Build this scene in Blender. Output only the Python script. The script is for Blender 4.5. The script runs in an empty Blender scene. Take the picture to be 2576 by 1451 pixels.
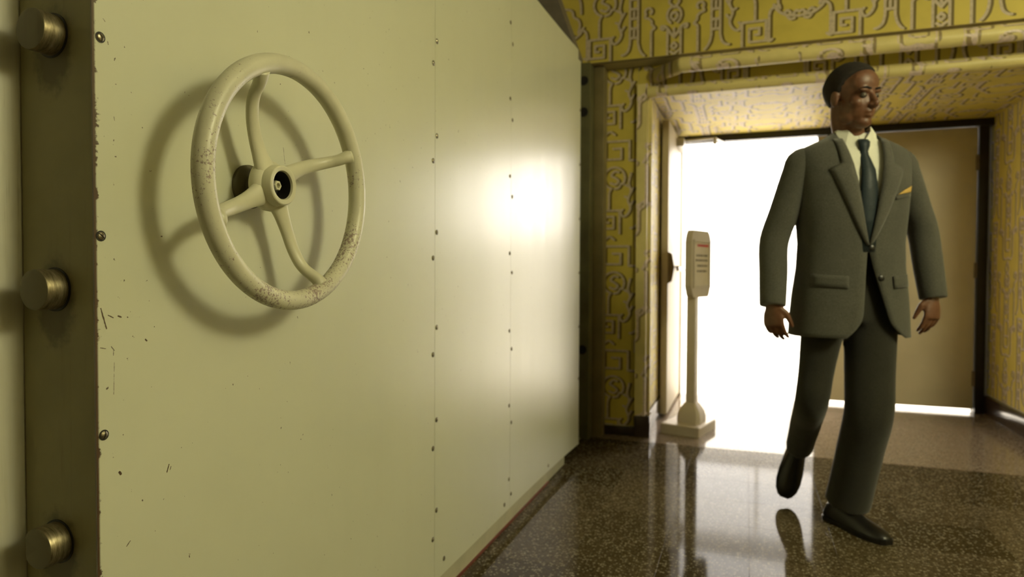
import bpy, bmesh, math, random
import numpy as np
from mathutils import Vector, Matrix

random.seed(7)
np.random.seed(7)
scene = bpy.context.scene
COL = scene.collection

# ------------------------------------------------------------------ camera
cam_d = bpy.data.cameras.new('camera')
cam = bpy.data.objects.new('camera', cam_d)
COL.objects.link(cam)
cam_d.sensor_width = 36.0
cam_d.sensor_fit = 'HORIZONTAL'
cam_d.lens = 1660.0 / 2576.0 * 36.0
cam_d.clip_start = 0.02
R_right = Vector((0.942, 0.335, 0.004)).normalized()
R_back = Vector((0.335, -0.942, 0.024))
R_back = (R_back - R_back.dot(R_right) * R_right).normalized()
R_up = R_back.cross(R_right).normalized()
M = Matrix.Identity(4)
for i in range(3):
    M[i][0], M[i][1], M[i][2] = R_right[i], R_up[i], R_back[i]
M[2][3] = 1.0
cam.matrix_world = M
cam_d.dof.use_dof = True
cam_d.dof.focus_distance = 1.12
cam_d.dof.aperture_fstop = 3.8
scene.camera = cam

# ------------------------------------------------------------------ world, exposure
world = bpy.data.worlds.new('world')
scene.world = world
world.use_nodes = True
world.node_tree.nodes['Background'].inputs[0].default_value = (0.9, 0.9, 0.85, 1)
world.node_tree.nodes['Background'].inputs[1].default_value = 0.0
scene.view_settings.view_transform = 'Standard'
scene.view_settings.look = 'None'
scene.view_settings.gamma = 1.0
scene.view_settings.use_curve_mapping = False
scene.view_settings.exposure = 0.0
scene.cycles.max_bounces = 7
scene.cycles.diffuse_bounces = 4
scene.cycles.glossy_bounces = 4
scene.cycles.caustics_reflective = False

KEY_EMIT = 46.0                 # ceiling globe of the lobby
KEY_COL = (1.0, 0.955, 0.60)
CORR_EMIT = 7.2                # luminous ceiling panels of the bright corridor
CORR_COL = (1.0, 0.93, 0.87)
WINDOW_EMIT = 5.0              # added glowing panel at the corridor's end, for the door highlight


# ------------------------------------------------------------------ helpers
def link(o, parent=None):
    COL.objects.link(o)
    if parent is not None:
        o.parent = parent
    return o


def tag(o, label=None, cat=None, group=None, kind=None):
    if label: o['label'] = label
    if cat: o['category'] = cat
    if group: o['group'] = group
    if kind: o['kind'] = kind
    return o


def empty(name, loc=(0, 0, 0)):
    o = bpy.data.objects.new(name, None)
    o.location = loc
    o.empty_display_size = 0.05
    return link(o)


def mesh_obj(name, verts, faces, m, parent=None, smooth=False, autosmooth=None, flip_check=True):
    me = bpy.data.meshes.new(name)
    me.from_pydata([tuple(v) for v in verts], [], faces)
    bm = bmesh.new(); bm.from_mesh(me)
    if flip_check:
        bmesh.ops.recalc_face_normals(bm, faces=bm.faces)
    bm.to_mesh(me); bm.free()
    return finish(name, me, m, parent, smooth, autosmooth)


def finish(name, me, m, parent=None, smooth=False, autosmooth=None):
    o = bpy.data.objects.new(name, me)
    link(o)
    if parent is not None:
        o.parent = parent
        o.matrix_parent_inverse = Matrix.Translation(-Vector(parent.location)) if parent.type == 'EMPTY' else Matrix.Identity(4)
    if m is not None:
        me.materials.append(m)
    if smooth:
        me.polygons.foreach_set('use_smooth', [True] * len(me.polygons))
        if autosmooth:
            me.set_sharp_from_angle(angle=math.radians(autosmooth))
    return o


def bm_obj(name, bm, m, parent=None, smooth=False, autosmooth=None):
    me = bpy.data.meshes.new(name)
    bmesh.ops.recalc_face_normals(bm, faces=bm.faces)
    bm.to_mesh(me); bm.free()
    return finish(name, me, m, parent, smooth, autosmooth)


def add_box(bm, lo, hi, bevel=0.0):
    vs = [bm.verts.new((x, y, z)) for x in (lo[0], hi[0]) for y in (lo[1], hi[1]) for z in (lo[2], hi[2])]
    idx = [(0, 1, 3, 2), (4, 6, 7, 5), (0, 4, 5, 1), (2, 3, 7, 6), (0, 2, 6, 4), (1, 5, 7, 3)]
    fs = [bm.faces.new([vs[i] for i in f]) for f in idx]
    if bevel > 0:
        es = list({e for f in fs for e in f.edges})
        bmesh.ops.bevel(bm, geom=es, offset=bevel, segments=2, affect='EDGES', profile=0.6)


def box(name, lo, hi, m, parent=None, bevel=0.0):
    bm = bmesh.new(); add_box(bm, lo, hi, bevel)
    return bm_obj(name, bm, m, parent, bevel > 0, 40)


def frame_for(d, ref=Vector((0, 0, 1))):
    d = d.normalized()
    if abs(d.dot(ref)) > 0.97:
        ref = Vector((0, 1, 0)) if abs(d.y) < 0.9 else Vector((1, 0, 0))
    u = ref.cross(d).normalized()
    v = d.cross(u).normalized()
    return u, v


def tube_data(pts, radii, seg=16, ref=Vector((0, 0, 1)), caps=True, closed=False):
    """radii: list of r or (ru, rv). returns verts, faces"""
    pts = [Vector(p) for p in pts]
    n = len(pts)
    V, F = [], []
    u = None
    for i, p in enumerate(pts):
        if closed:
            d = pts[(i + 1) % n] - pts[i - 1]
        else:
            d = pts[min(i + 1, n - 1)] - pts[max(i - 1, 0)]
        d.normalize()
        if u is None:
            u, v = frame_for(d, ref)
        else:
            u = (u - u.dot(d) * d).normalized()
            v = d.cross(u).normalized()
        r = radii[i] if isinstance(radii, (list, tuple)) else radii
        ru, rv = r if isinstance(r, (list, tuple)) else (r, r)
        for k in range(seg):
            a = 2 * math.pi * k / seg
            V.append(p + u * (ru * math.cos(a)) + v * (rv * math.sin(a)))
    for i in range(n if closed else n - 1):
        j = (i + 1) % n
        for k in range(seg):
            k2 = (k + 1) % seg
            F.append((i * seg + k, i * seg + k2, j * seg + k2, j * seg + k))
    if caps and not closed:
        F.append(tuple(range(seg - 1, -1, -1)))
        F.append(tuple((n - 1) * seg + k for k in range(seg)))
    return V, F


def merge(*parts):
    V, F = [], []
    for v, f in parts:
        b = len(V)
        V += list(v)
        F += [tuple(i + b for i in q) for q in f]
    return V, F


def catmull(pts, n=6):
    P = [np.array(p, float) for p in pts]
    P = [2 * P[0] - P[1]] + P + [2 * P[-1] - P[-2]]
    out = []
    for i in range(1, len(P) - 2):
        for k in range(n):
            t = k / n
            a, b, c, d = P[i - 1], P[i], P[i + 1], P[i + 2]
            out.append(0.5 * ((2 * b) + (-a + c) * t + (2 * a - 5 * b + 4 * c - d) * t * t + (-a + 3 * b - 3 * c + d) * t ** 3))
    out.append(P[-2])
    return out


def lathe_data(profile, seg=32, axis='X', centre=(0, 0, 0), closed=False):
    """profile list of (axial, radius)"""
    V, F = [], []
    c = Vector(centre)
    for a, r in profile:
        for k in range(seg):
            t = 2 * math.pi * k / seg
            if axis == 'X':
                V.append(c + Vector((a, r * math.cos(t), r * math.sin(t))))
            elif axis == 'Y':
                V.append(c + Vector((r * math.cos(t), a, r * math.sin(t))))
            else:
                V.append(c + Vector((r * math.cos(t), r * math.sin(t), a)))
    n = len(profile)
    for i in range(n - 1 if not closed else n):
        j = (i + 1) % n
        for k in range(seg):
            k2 = (k + 1) % seg
            F.append((i * seg + k, i * seg + k2, j * seg + k2, j * seg + k))
    if not closed:
        F.append(tuple(range(seg - 1, -1, -1)))
        F.append(tuple((n - 1) * seg + k for k in range(seg)))
    return V, F


def sweep_data(profile, path, closed_profile=True):
    """profile [(out, z)], path [(x, y)]; 'out' is measured to the camera side (-normal left) of the path."""
    V, F = [], []
    path = [Vector((p[0], p[1])) for p in path]
    n, m = len(path), len(profile)
    for i, p in enumerate(path):
        d0 = (path[i] - path[i - 1]).normalized() if i else (path[1] - path[0]).normalized()
        d1 = (path[i + 1] - path[i]).normalized() if i < n - 1 else d0
        n0, n1 = Vector((d0.y, -d0.x)), Vector((d1.y, -d1.x))
        nm = (n0 + n1).normalized()
        nm = nm / max(0.3, nm.dot(n0))
        for o, z in profile:
            V.append(Vector((p.x + nm.x * o, p.y + nm.y * o, z)))
    for i in range(n - 1):
        for k in range(m if closed_profile else m - 1):
            k2 = (k + 1) % m
            F.append((i * m + k, i * m + k2, (i + 1) * m + k2, (i + 1) * m + k))
    if closed_profile:
        F.append(tuple(range(m - 1, -1, -1)))
        F.append(tuple((n - 1) * m + k for k in range(m)))
    return V, F


# ------------------------------------------------------------------ materials
def srgb(r, g, b):
    f = lambda c: (c / 255 / 12.92) if c / 255 <= 0.04045 else ((c / 255 + 0.055) / 1.055) ** 2.4
    return (f(r), f(g), f(b), 1.0)


class NT:
    """tiny wrapper for writing node trees"""
    def __init__(self, name):
        self.m = bpy.data.materials.new(name)
        self.m.use_nodes = True
        self.t = self.m.node_tree
        self.b = self.t.nodes['Principled BSDF']
        self.geo = self.t.nodes.new('ShaderNodeNewGeometry')
        self.pos = self.geo.outputs['Position']

    def n(self, typ, **kw):
        x = self.t.nodes.new(typ)
        for k, v in kw.items():
            setattr(x, k, v)
        return x

    def put(self, sock, v):
        if isinstance(v, bpy.types.NodeSocket):
            self.t.links.new(v, sock)
        else:
            sock.default_value = v

    def math(self, op, a, b=0.0, clamp=False, c=None):
        x = self.n('ShaderNodeMath', operation=op, use_clamp=clamp)
        self.put(x.inputs[0], a); self.put(x.inputs[1], b)
        if c is not None: self.put(x.inputs[2], c)
        return x.outputs[0]

    def vmath(self, op, a, b=None, c=None):
        x = self.n('ShaderNodeVectorMath', operation=op)
        self.put(x.inputs[0], a)
        if b is not None: self.put(x.inputs[1], b)
        if c is not None: self.put(x.inputs[2], c)
        return x.outputs['Value'] if op in ('LENGTH', 'DOT_PRODUCT', 'DISTANCE') else x.outputs[0]

    def scale(self, vec, s):
        return self.vmath('MULTIPLY', vec, s)

    def noise(self, vec, scale, detail=4.0, rough=0.55, dist=0.0):
        x = self.n('ShaderNodeTexNoise')
        self.put(x.inputs['Vector'], vec)
        x.inputs['Scale'].default_value = scale
        x.inputs['Detail'].default_value = detail
        x.inputs['Roughness'].default_value = rough
        x.inputs['Distortion'].default_value = dist
        return x.outputs['Fac']

    def voronoi(self, vec, scale, feature='F1', out='Distance'):
        x = self.n('ShaderNodeTexVoronoi', feature=feature)
        self.put(x.inputs['Vector'], vec)
        x.inputs['Scale'].default_value = scale
        return x.outputs[out]

    def ramp(self, fac, stops, interp='LINEAR'):
        x = self.n('ShaderNodeValToRGB')
        x.color_ramp.interpolation = interp
        els = x.color_ramp.elements
        while len(els) < len(stops): els.new(0.5)
        for e, (p, c) in zip(els, stops):
            e.position = p
            e.color = c if len(c) == 4 else (*c, 1)
        self.put(x.inputs[0], fac)
        return x.outputs[0]

    def mask(self, fac, lo, hi):
        """smooth 0..1 between lo and hi (hi may be below lo)"""
        x = self.n('ShaderNodeMapRange', interpolation_type='SMOOTHSTEP')
        self.put(x.inputs['Value'], fac)
        if lo < hi:
            x.inputs['From Min'].default_value, x.inputs['From Max'].default_value = lo, hi
            x.inputs['To Min'].default_value, x.inputs['To Max'].default_value = 0, 1
        else:
            x.inputs['From Min'].default_value, x.inputs['From Max'].default_value = hi, lo
            x.inputs['To Min'].default_value, x.inputs['To Max'].default_value = 1, 0
        return x.outputs['Result']

    def mix(self, fac, a, b):
        x = self.n('ShaderNodeMix', data_type='RGBA')
        self.put(x.inputs['Factor'], fac)
        self.put(x.inputs[6], a); self.put(x.inputs[7], b)
        return x.outputs[2]

    def sep(self, vec):
        x = self.n('ShaderNodeSeparateXYZ'); self.put(x.inputs[0], vec)
        return x.outputs

    def attr(self, name):
        x = self.n('ShaderNodeAttribute', attribute_name=name)
        return x.outputs['Fac']

    def bump(self, height, strength=0.2, dist=0.002):
        x = self.n('ShaderNodeBump')
        x.inputs['Strength'].default_value = strength
        x.inputs['Distance'].default_value = dist
        self.put(x.inputs['Height'], height)
        self.put(self.b.inputs['Normal'], x.outputs[0])

    def set(self, **kw):
        for k, v in kw.items():
            self.put(self.b.inputs[k.replace('_', ' ')], v)
        return self.m


def plain(name, col, rough=0.5, metal=0.0, var=0.10, nscale=9.0, bump=0.0, spec=0.5):
    t = NT(name)
    f = t.noise(t.pos, nscale, 5)
    c0 = tuple(x * (1 - var) for x in col[:3]) + (1,)
    c1 = tuple(min(1, x * (1 + var)) for x in col[:3]) + (1,)
    t.set(Base_Color=t.ramp(f, [(0.3, c0), (0.7, c1)]), Roughness=rough, Metallic=metal)
    t.b.inputs['Specular IOR Level'].default_value = spec
    if bump:
        t.bump(t.noise(t.pos, nscale * 30, 3), bump, 0.001)
    return t.m


PAINT = (0.60, 0.59, 0.435, 1)
RUST = (0.075, 0.040, 0.020, 1)


def door_paint():
    t = NT('door_enamel')
    p = t.pos
    s = t.sep(p)
    big = t.noise(p, 1.6, 4)
    col = t.ramp(big, [(0.3, (0.575, 0.58, 0.435, 1)), (0.7, (0.625, 0.63, 0.48, 1))])
    # small nicks, denser towards the free edge where hands and bolts wore it
    sp = t.noise(t.scale(p, (1, 1.3, 1.0)), 95, 2, 0.6)
    dens = t.noise(p, 3.1, 3)
    near = t.mask(s[1], 0.82, 0.69)
    thr = t.math('ADD', sp, t.math('ADD', t.math('MULTIPLY', t.mask(dens, 0.45, 0.7), 0.03), t.math('MULTIPLY', near, 0.035)))
    chips = t.mask(thr, 0.755, 0.78)
    # ragged wear right at the free edge
    edge = t.math('SUBTRACT', s[1], t.math('MULTIPLY', t.mask(t.noise(t.scale(p, (1, 1, 1.6)), 34, 4, 0.7), 0.5, 0.85), 0.011))
    ragged = t.mask(edge, 0.688, 0.6845)
    chips = t.math('MAXIMUM', chips, ragged)
    # individual scratches and dings (y, z end points on the face)
    marks = [((0.6915, 0.946), (0.700, 0.917), .0011), ((0.6905, 0.890), (0.6985, 0.888), .0006), ((0.703, 0.936), (0.711, 0.932), .0008),
             ((0.719, 0.934), (0.724, 0.932), .0010), ((0.7075, 0.89), (0.712, 0.884), .0006), ((0.711, 0.884), (0.7105, 0.877), .0006),
             ((0.7655, 0.895), (0.7675, 0.893), .0014), ((0.712, 0.868), (0.7105, 0.82), .0003), ((0.7185, 0.703), (0.7205, 0.700), .0020),
             ((0.807, 0.690), (0.803, 0.679), .0010), ((0.811, 0.686), (0.809, 0.681), .0006), ((0.7355, 0.594), (0.729, 0.588), .0008),
             ((0.757, 0.649), (0.7575, 0.648), .0011), ((0.948, 0.797), (0.9485, 0.796), .0011), ((0.7065, 1.33), (0.7075, 1.326), .0006),
             ((0.70, 1.36), (0.703, 1.357), .0006), ((1.088, 1.247), (1.093, 1.215), .0004), ((0.7155, 1.224), (0.7165, 1.219), .0006)]
    yz = t.n('ShaderNodeCombineXYZ')
    t.put(yz.inputs[1], s[1]); t.put(yz.inputs[2], s[2])
    wob = t.math('MULTIPLY', t.math('SUBTRACT', t.noise(p, 260, 2), 0.5), 0.0016)
    dmin = None
    for a, b, w in marks:
        A, B = Vector((0, *a)), Vector((0, *b))
        ba = B - A
        pa = t.vmath('SUBTRACT', yz.outputs[0], tuple(A))
        h = t.math('MULTIPLY', t.vmath('DOT_PRODUCT', pa, tuple(ba)), 1 / max(ba.length_squared, 1e-12), clamp=True)
        d = t.math('SUBTRACT', t.vmath('LENGTH', t.vmath('MULTIPLY_ADD', h, tuple(-ba), pa)), w)
        dmin = d if dmin is None else t.math('MINIMUM', dmin, d)
    mk = t.mask(t.math('ADD', dmin, wob), 0.0002, -0.0003)
    dark = t.math('MAXIMUM', mk, chips)
    # faint dirty vertical streaks
    stk = t.noise(t.scale(p, (1, 14, 0.6)), 1.0, 5, 0.6)
    col = t.mix(t.math('MULTIPLY', t.mask(stk, 0.45, 0.8), 0.05), col, (0.42, 0.38, 0.24, 1))
    col = t.mix(dark, col, RUST)
    # brushed-on gloss enamel: long vertical strokes change the gloss
    gl = t.noise(t.scale(p, (1, 26, 0.35)), 1.0, 4, 0.6)
    t.set(Base_Color=col, Roughness=t.ramp(gl, [(0.3, (0.29,) * 3), (0.72, (0.36,) * 3)]))
    t.b.inputs['Specular IOR Level'].default_value = 0.9
    t.b.inputs['Coat Weight'].default_value = 0.6
    t.b.inputs['Coat Roughness'].default_value = 0.30
    t.bump(t.noise(t.scale(p, (1, 1.6, 0.7)), 2.2, 2), 0.12, 0.006)
    return t.m


def worn_paint(name, col, wear=0.5, chip=(0.25, 0.19, 0.15, 1), scale=42, rough=0.38, low=None):
    t = NT(name)
    p = t.pos
    n1 = t.noise(p, scale, 6, 0.75)
    n2 = t.noise(p, 9, 3)
    k = t.math('ADD', n1, t.math('MULTIPLY', t.math('SUBTRACT', n2, 0.5), 0.55))
    if low is not None:      # more wear on the lower part of the rim, where it is gripped
        k = t.math('ADD', k, t.math('MULTIPLY', t.math('SUBTRACT', low, t.sep(p)[2]), 0.35))
    ch = t.mask(k, 1.0 - wear * 0.62, 1.03 - wear * 0.62)
    v = t.noise(p, 11, 4)
    base = t.ramp(v, [(0.3, tuple(c * 0.9 for c in col[:3]) + (1,)), (0.7, tuple(min(1, c * 1.08) for c in col[:3]) + (1,))])
    t.set(Base_Color=t.mix(ch, base, chip), Roughness=rough)
    t.bump(t.math('MULTIPLY', ch, -1.0), 0.35, 0.001)
    return t.m


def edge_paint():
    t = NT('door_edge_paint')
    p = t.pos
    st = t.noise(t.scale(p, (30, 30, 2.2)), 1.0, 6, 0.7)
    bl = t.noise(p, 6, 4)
    col = t.ramp(bl, [(0.3, (0.22, 0.195, 0.095, 1)), (0.7, (0.29, 0.26, 0.13, 1))])  # door paint darkened, the edge's shade is put into the colour
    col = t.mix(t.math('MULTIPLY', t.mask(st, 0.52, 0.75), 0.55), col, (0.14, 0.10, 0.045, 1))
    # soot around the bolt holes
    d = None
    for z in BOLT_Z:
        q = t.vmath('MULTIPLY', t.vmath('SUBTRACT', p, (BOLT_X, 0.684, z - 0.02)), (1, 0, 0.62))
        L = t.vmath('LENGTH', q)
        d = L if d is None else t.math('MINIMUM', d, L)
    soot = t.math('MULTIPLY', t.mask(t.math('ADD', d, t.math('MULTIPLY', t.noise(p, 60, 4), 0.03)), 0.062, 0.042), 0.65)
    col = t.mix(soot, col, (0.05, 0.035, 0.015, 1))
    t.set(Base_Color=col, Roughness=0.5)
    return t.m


def flange_paint():
    t = NT('flange_paint')
    p = t.pos
    st = t.noise(t.scale(p, (40, 40, 1.3)), 1.0, 6, 0.7)
    col = t.ramp(st, [(0.35, (0.66, 0.65, 0.55, 1)), (0.62, (0.60, 0.58, 0.45, 1)), (0.78, (0.28, 0.24, 0.13, 1))])
    t.set(Base_Color=col, Roughness=0.42)
    return t.m


BOLT_X, BOLT_Z = -0.951, (1.340, 0.973, 0.602)


def bolt_steel():
    t = NT('worn_bolt_steel')
    p = t.pos
    n = t.noise(t.scale(p, (1, 5, 1)), 45, 6, 0.7)
    t.set(Base_Color=t.ramp(n, [(0.3, (0.10, 0.08, 0.04, 1)), (0.55, (0.27, 0.225, 0.13, 1)), (0.8, (0.46, 0.40, 0.28, 1))]),
          Metallic=0.75, Roughness=t.ramp(n, [(0.3, (0.5,) * 3), (0.8, (0.27,) * 3)]))
    return t.m


def terrazzo(name, dark, light, chip, rough=(0.09, 0.16), bump=0.03, chip_amt=1.0, spec=0.03):
    t = NT(name)
    p = t.pos
    oi = t.n('ShaderNodeObjectInfo')
    tone = t.math('ADD', t.math('MULTIPLY', oi.outputs['Random'], 0.55), t.math('MULTIPLY', t.noise(p, 2.3, 3), 0.6))
    col = t.mix(t.mask(tone, 0.2, 0.9), dark, light)
    v1 = t.voronoi(p, 120, 'F1', 'Color')
    s1 = t.n('ShaderNodeSeparateColor'); t.put(s1.inputs[0], v1)
    chips = t.math('MULTIPLY', t.mask(s1.outputs[0], 0.66, 0.74), chip_amt)
    chips = t.math('MULTIPLY', chips, t.mask(t.voronoi(p, 120), 0.62, 0.42))
    col = t.mix(chips, col, chip)
    v2 = t.voronoi(p, 190, 'F1', 'Color')
    s2 = t.n('ShaderNodeSeparateColor'); t.put(s2.inputs[0], v2)
    col = t.mix(t.math('MULTIPLY', t.mask(s2.outputs[1], 0.7, 0.76), 0.55), col, tuple(c * 0.35 for c in dark[:3]) + (1,))
    rg = t.noise(p, 4.0, 5, 0.65)
    t.set(Base_Color=col, Roughness=t.ramp(rg, [(0.3, (rough[0],) * 3), (0.75, (rough[1],) * 3)]))
    t.b.inputs['Specular IOR Level'].default_value = spec
    t.bump(t.noise(p, 5, 3), bump, 0.001)
    return t.m


def wallpaper(name, ground=(0.60, 0.48, 0.09, 1), fret=(0.56, 0.46, 0.34, 1), dark=(0.075, 0.045, 0.012, 1), rough=0.55):
    t = NT(name)
    a = t.attr('fret')
    b = t.attr('fret_shadow')
    p = t.pos
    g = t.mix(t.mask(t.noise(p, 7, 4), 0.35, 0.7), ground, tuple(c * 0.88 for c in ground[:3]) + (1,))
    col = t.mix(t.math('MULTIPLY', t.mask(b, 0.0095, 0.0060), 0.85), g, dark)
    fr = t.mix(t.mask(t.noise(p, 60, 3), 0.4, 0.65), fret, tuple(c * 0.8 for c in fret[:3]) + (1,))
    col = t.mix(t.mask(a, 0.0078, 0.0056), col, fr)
    t.set(Base_Color=col, Roughness=rough)
    t.b.inputs['Specular IOR Level'].default_value = 0.35
    return t.m


def emission(name, col, strength):
    t = NT(name)
    t.b.inputs['Emission Color'].default_value = (*col, 1)
    t.b.inputs['Emission Strength'].default_value = strength
    n = t.noise(t.pos, 3, 2)
    t.set(Base_Color=t.ramp(n, [(0, (0.8, 0.8, 0.78, 1)), (1, (0.82, 0.82, 0.8, 1))]))
    return t.m


def fabric(name, c0, c1, scale=380, rough=0.9, sheen=0.25):
    t = NT(name)
    p = t.pos
    w = t.noise(p, scale, 2, 0.5)
    f = t.noise(p, 14, 4)
    col = t.mix(t.mask(w, 0.35, 0.65), c0, c1)
    col = t.mix(t.math('MULTIPLY', t.mask(f, 0.4, 0.7), 0.18), col, tuple(c * 0.7 for c in c0[:3]) + (1,))
    t.set(Base_Color=col, Roughness=rough)
    t.b.inputs['Sheen Weight'].default_value = sheen
    t.b.inputs['Specular IOR Level'].default_value = 0.2
    t.bump(t.noise(p, 22, 4), 0.25, 0.006)
    return t.m


def skin_mat():
    t = NT('skin')
    n = t.noise(t.pos, 40, 4)
    t.set(Base_Color=t.ramp(n, [(0.3, (0.125, 0.052, 0.026, 1)), (0.7, (0.18, 0.080, 0.042, 1))]), Roughness=0.45)
    t.b.inputs['Subsurface Weight'].default_value = 0.08
    t.b.inputs['Subsurface Radius'].default_value = (0.01, 0.004, 0.002)
    return t.m


MAT = dict(
    enamel=door_paint(),
    wheel=worn_paint('wheel_paint', (0.60, 0.58, 0.43), wear=0.66, chip=(0.30, 0.225, 0.19, 1), scale=190, low=1.16),
    hub=worn_paint('hub_paint', (0.60, 0.58, 0.42), wear=0.44, chip=(0.12, 0.08, 0.04, 1)),
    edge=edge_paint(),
    flange=flange_paint(),
    bolt=bolt_steel(),
    screw=plain('screw_steel', (0.30, 0.26, 0.18), 0.30, 0.85, 0.35, 160),
    black=plain('black_iron', (0.012, 0.010, 0.008), 0.5, 0.0, 0.3, 30),
    core=plain('door_core', (0.10, 0.085, 0.04), 0.6, 0.0, 0.2, 12),
    sweep=plain('door_sweep', (0.42, 0.40, 0.28), 0.45, 0.0, 0.12, 10),
    red=plain('red_gasket', (0.15, 0.028, 0.010), 0.55, 0.0, 0.25, 25),
    jamb=plain('olive_steel', (0.115, 0.105, 0.045), 0.5, 0.0, 0.22, 7),
    jamb2=plain('brown_olive_steel', (0.20, 0.16, 0.07), 0.5, 0.0, 0.2, 7),
    strut=plain('grey_steel', (0.19, 0.16, 0.12), 0.6, 0.0, 0.15, 12),
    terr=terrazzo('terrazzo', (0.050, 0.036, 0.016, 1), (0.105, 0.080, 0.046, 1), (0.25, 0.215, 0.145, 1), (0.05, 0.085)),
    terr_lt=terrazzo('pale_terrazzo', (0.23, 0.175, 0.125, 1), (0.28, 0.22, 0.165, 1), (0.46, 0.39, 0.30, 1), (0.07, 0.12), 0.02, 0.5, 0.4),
    grout=plain('grout', (0.16, 0.135, 0.09), 0.5, 0.0, 0.2, 20),
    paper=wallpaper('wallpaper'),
    papertrim=wallpaper('wallpaper_trim', (0.74, 0.63, 0.27, 1), (0.76, 0.62, 0.55, 1), (0.26, 0.18, 0.10, 1), 0.40),  # wallpaper colours lightened so the mouldings look lit
    base=plain('dark_baseboard', (0.045, 0.030, 0.022), 0.16, 0.0, 0.3, 9),
    casing=plain('yellow_casing', (0.60, 0.49, 0.16), 0.42, 0.0, 0.10, 14),
    plaster=plain('cream_plaster', (0.55, 0.50, 0.33), 0.75, 0.0, 0.06, 3),
    panelling=plain('dark_panelling', (0.13, 0.10, 0.05), 0.6, 0.0, 0.15, 5),
    ceil=plain('ceiling_white', (0.62, 0.60, 0.50), 0.8, 0.0, 0.04, 3),
    white=plain('white_wall', (0.88, 0.87, 0.84), 0.7, 0.0, 0.03, 3),
    whitefloor=plain('white_vinyl', (0.80, 0.78, 0.70), 0.35, 0.0, 0.04, 3),
    frame=plain('black_frame', (0.010, 0.008, 0.008), 0.35, 0.0, 0.3, 12),
    leaf=plain('beige_door', (0.72, 0.63, 0.47), 0.5, 0.0, 0.05, 4),
    leaf2=plain('tan_door', (0.47, 0.40, 0.26), 0.45, 0.0, 0.06, 4),
    bronze=plain('bronze_hardware', (0.16, 0.12, 0.07), 0.4, 0.4, 0.2, 20),
    alu=plain('aluminium', (0.55, 0.53, 0.50), 0.35, 0.6, 0.1, 20),
    stand=plain('stand_enamel', (0.56, 0.49, 0.40), 0.35, 0.0, 0.06, 8),
    sheet=plain('notice_paper', (0.66, 0.58, 0.47), 0.6, 0.0, 0.04, 20),
    ink=plain('ink_grey', (0.16, 0.12, 0.09), 0.7, 0.0, 0.2, 40),
    inkred=plain('ink_red', (0.55, 0.05, 0.06), 0.6, 0.0, 0.1, 40),
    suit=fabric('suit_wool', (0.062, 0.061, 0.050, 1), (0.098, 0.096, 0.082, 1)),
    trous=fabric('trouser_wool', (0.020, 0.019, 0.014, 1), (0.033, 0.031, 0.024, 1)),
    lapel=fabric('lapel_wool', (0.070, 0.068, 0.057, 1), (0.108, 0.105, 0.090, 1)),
    shirt=fabric('shirt_cotton', (0.72, 0.72, 0.62, 1), (0.78, 0.78, 0.68, 1), 500, 0.8, 0.0),
    tie=fabric('tie_silk', (0.012, 0.020, 0.026, 1), (0.022, 0.034, 0.042, 1), 300, 0.45, 0.1),
    square=fabric('pocket_silk', (0.55, 0.36, 0.10, 1), (0.62, 0.42, 0.13, 1), 300, 0.6, 0.0),
    skin=skin_mat(),
    hair=plain('dark_hair', (0.014, 0.009, 0.006), 0.85, 0.0, 0.4, 120, 0.5),
    eye=plain('eye_white', (0.12, 0.10, 0.08), 0.6, 0.0, 0.03, 50),
    iris=plain('eye_iris', (0.05, 0.03, 0.02), 0.2, 0.0, 0.2, 200),
    lip=plain('lip', (0.33, 0.13, 0.09), 0.45, 0.0, 0.1, 60),
    shoe=plain('black_leather', (0.010, 0.009, 0.008), 0.32, 0.0, 0.3, 25),
    lampmetal=plain('lamp_metal', (0.5, 0.47, 0.38), 0.4, 0.5, 0.1, 15),
    globe=emission('lamp_globe', KEY_COL, KEY_EMIT),
    panel=emission('ceiling_panel', CORR_COL, CORR_EMIT),
    daylight=emission('frosted_daylight', CORR_COL, WINDOW_EMIT),
)

# ------------------------------------------------------------------ wallpaper pattern (distance field sampled at mesh vertices)
HREP, VREP, M0, V0 = 0.66, 0.645, -0.409, 2.25


def arc(cx, cy, r, a0, a1, n=10, ry=None):
    ry = ry or r
    return [(cx + r * math.cos(math.radians(a0 + (a1 - a0) * i / n)), cy + ry * math.sin(math.radians(a0 + (a1 - a0) * i / n))) for i in range(n + 1)]


def sm(*p):
    return [tuple(q) for q in catmull(p, 4)]


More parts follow.
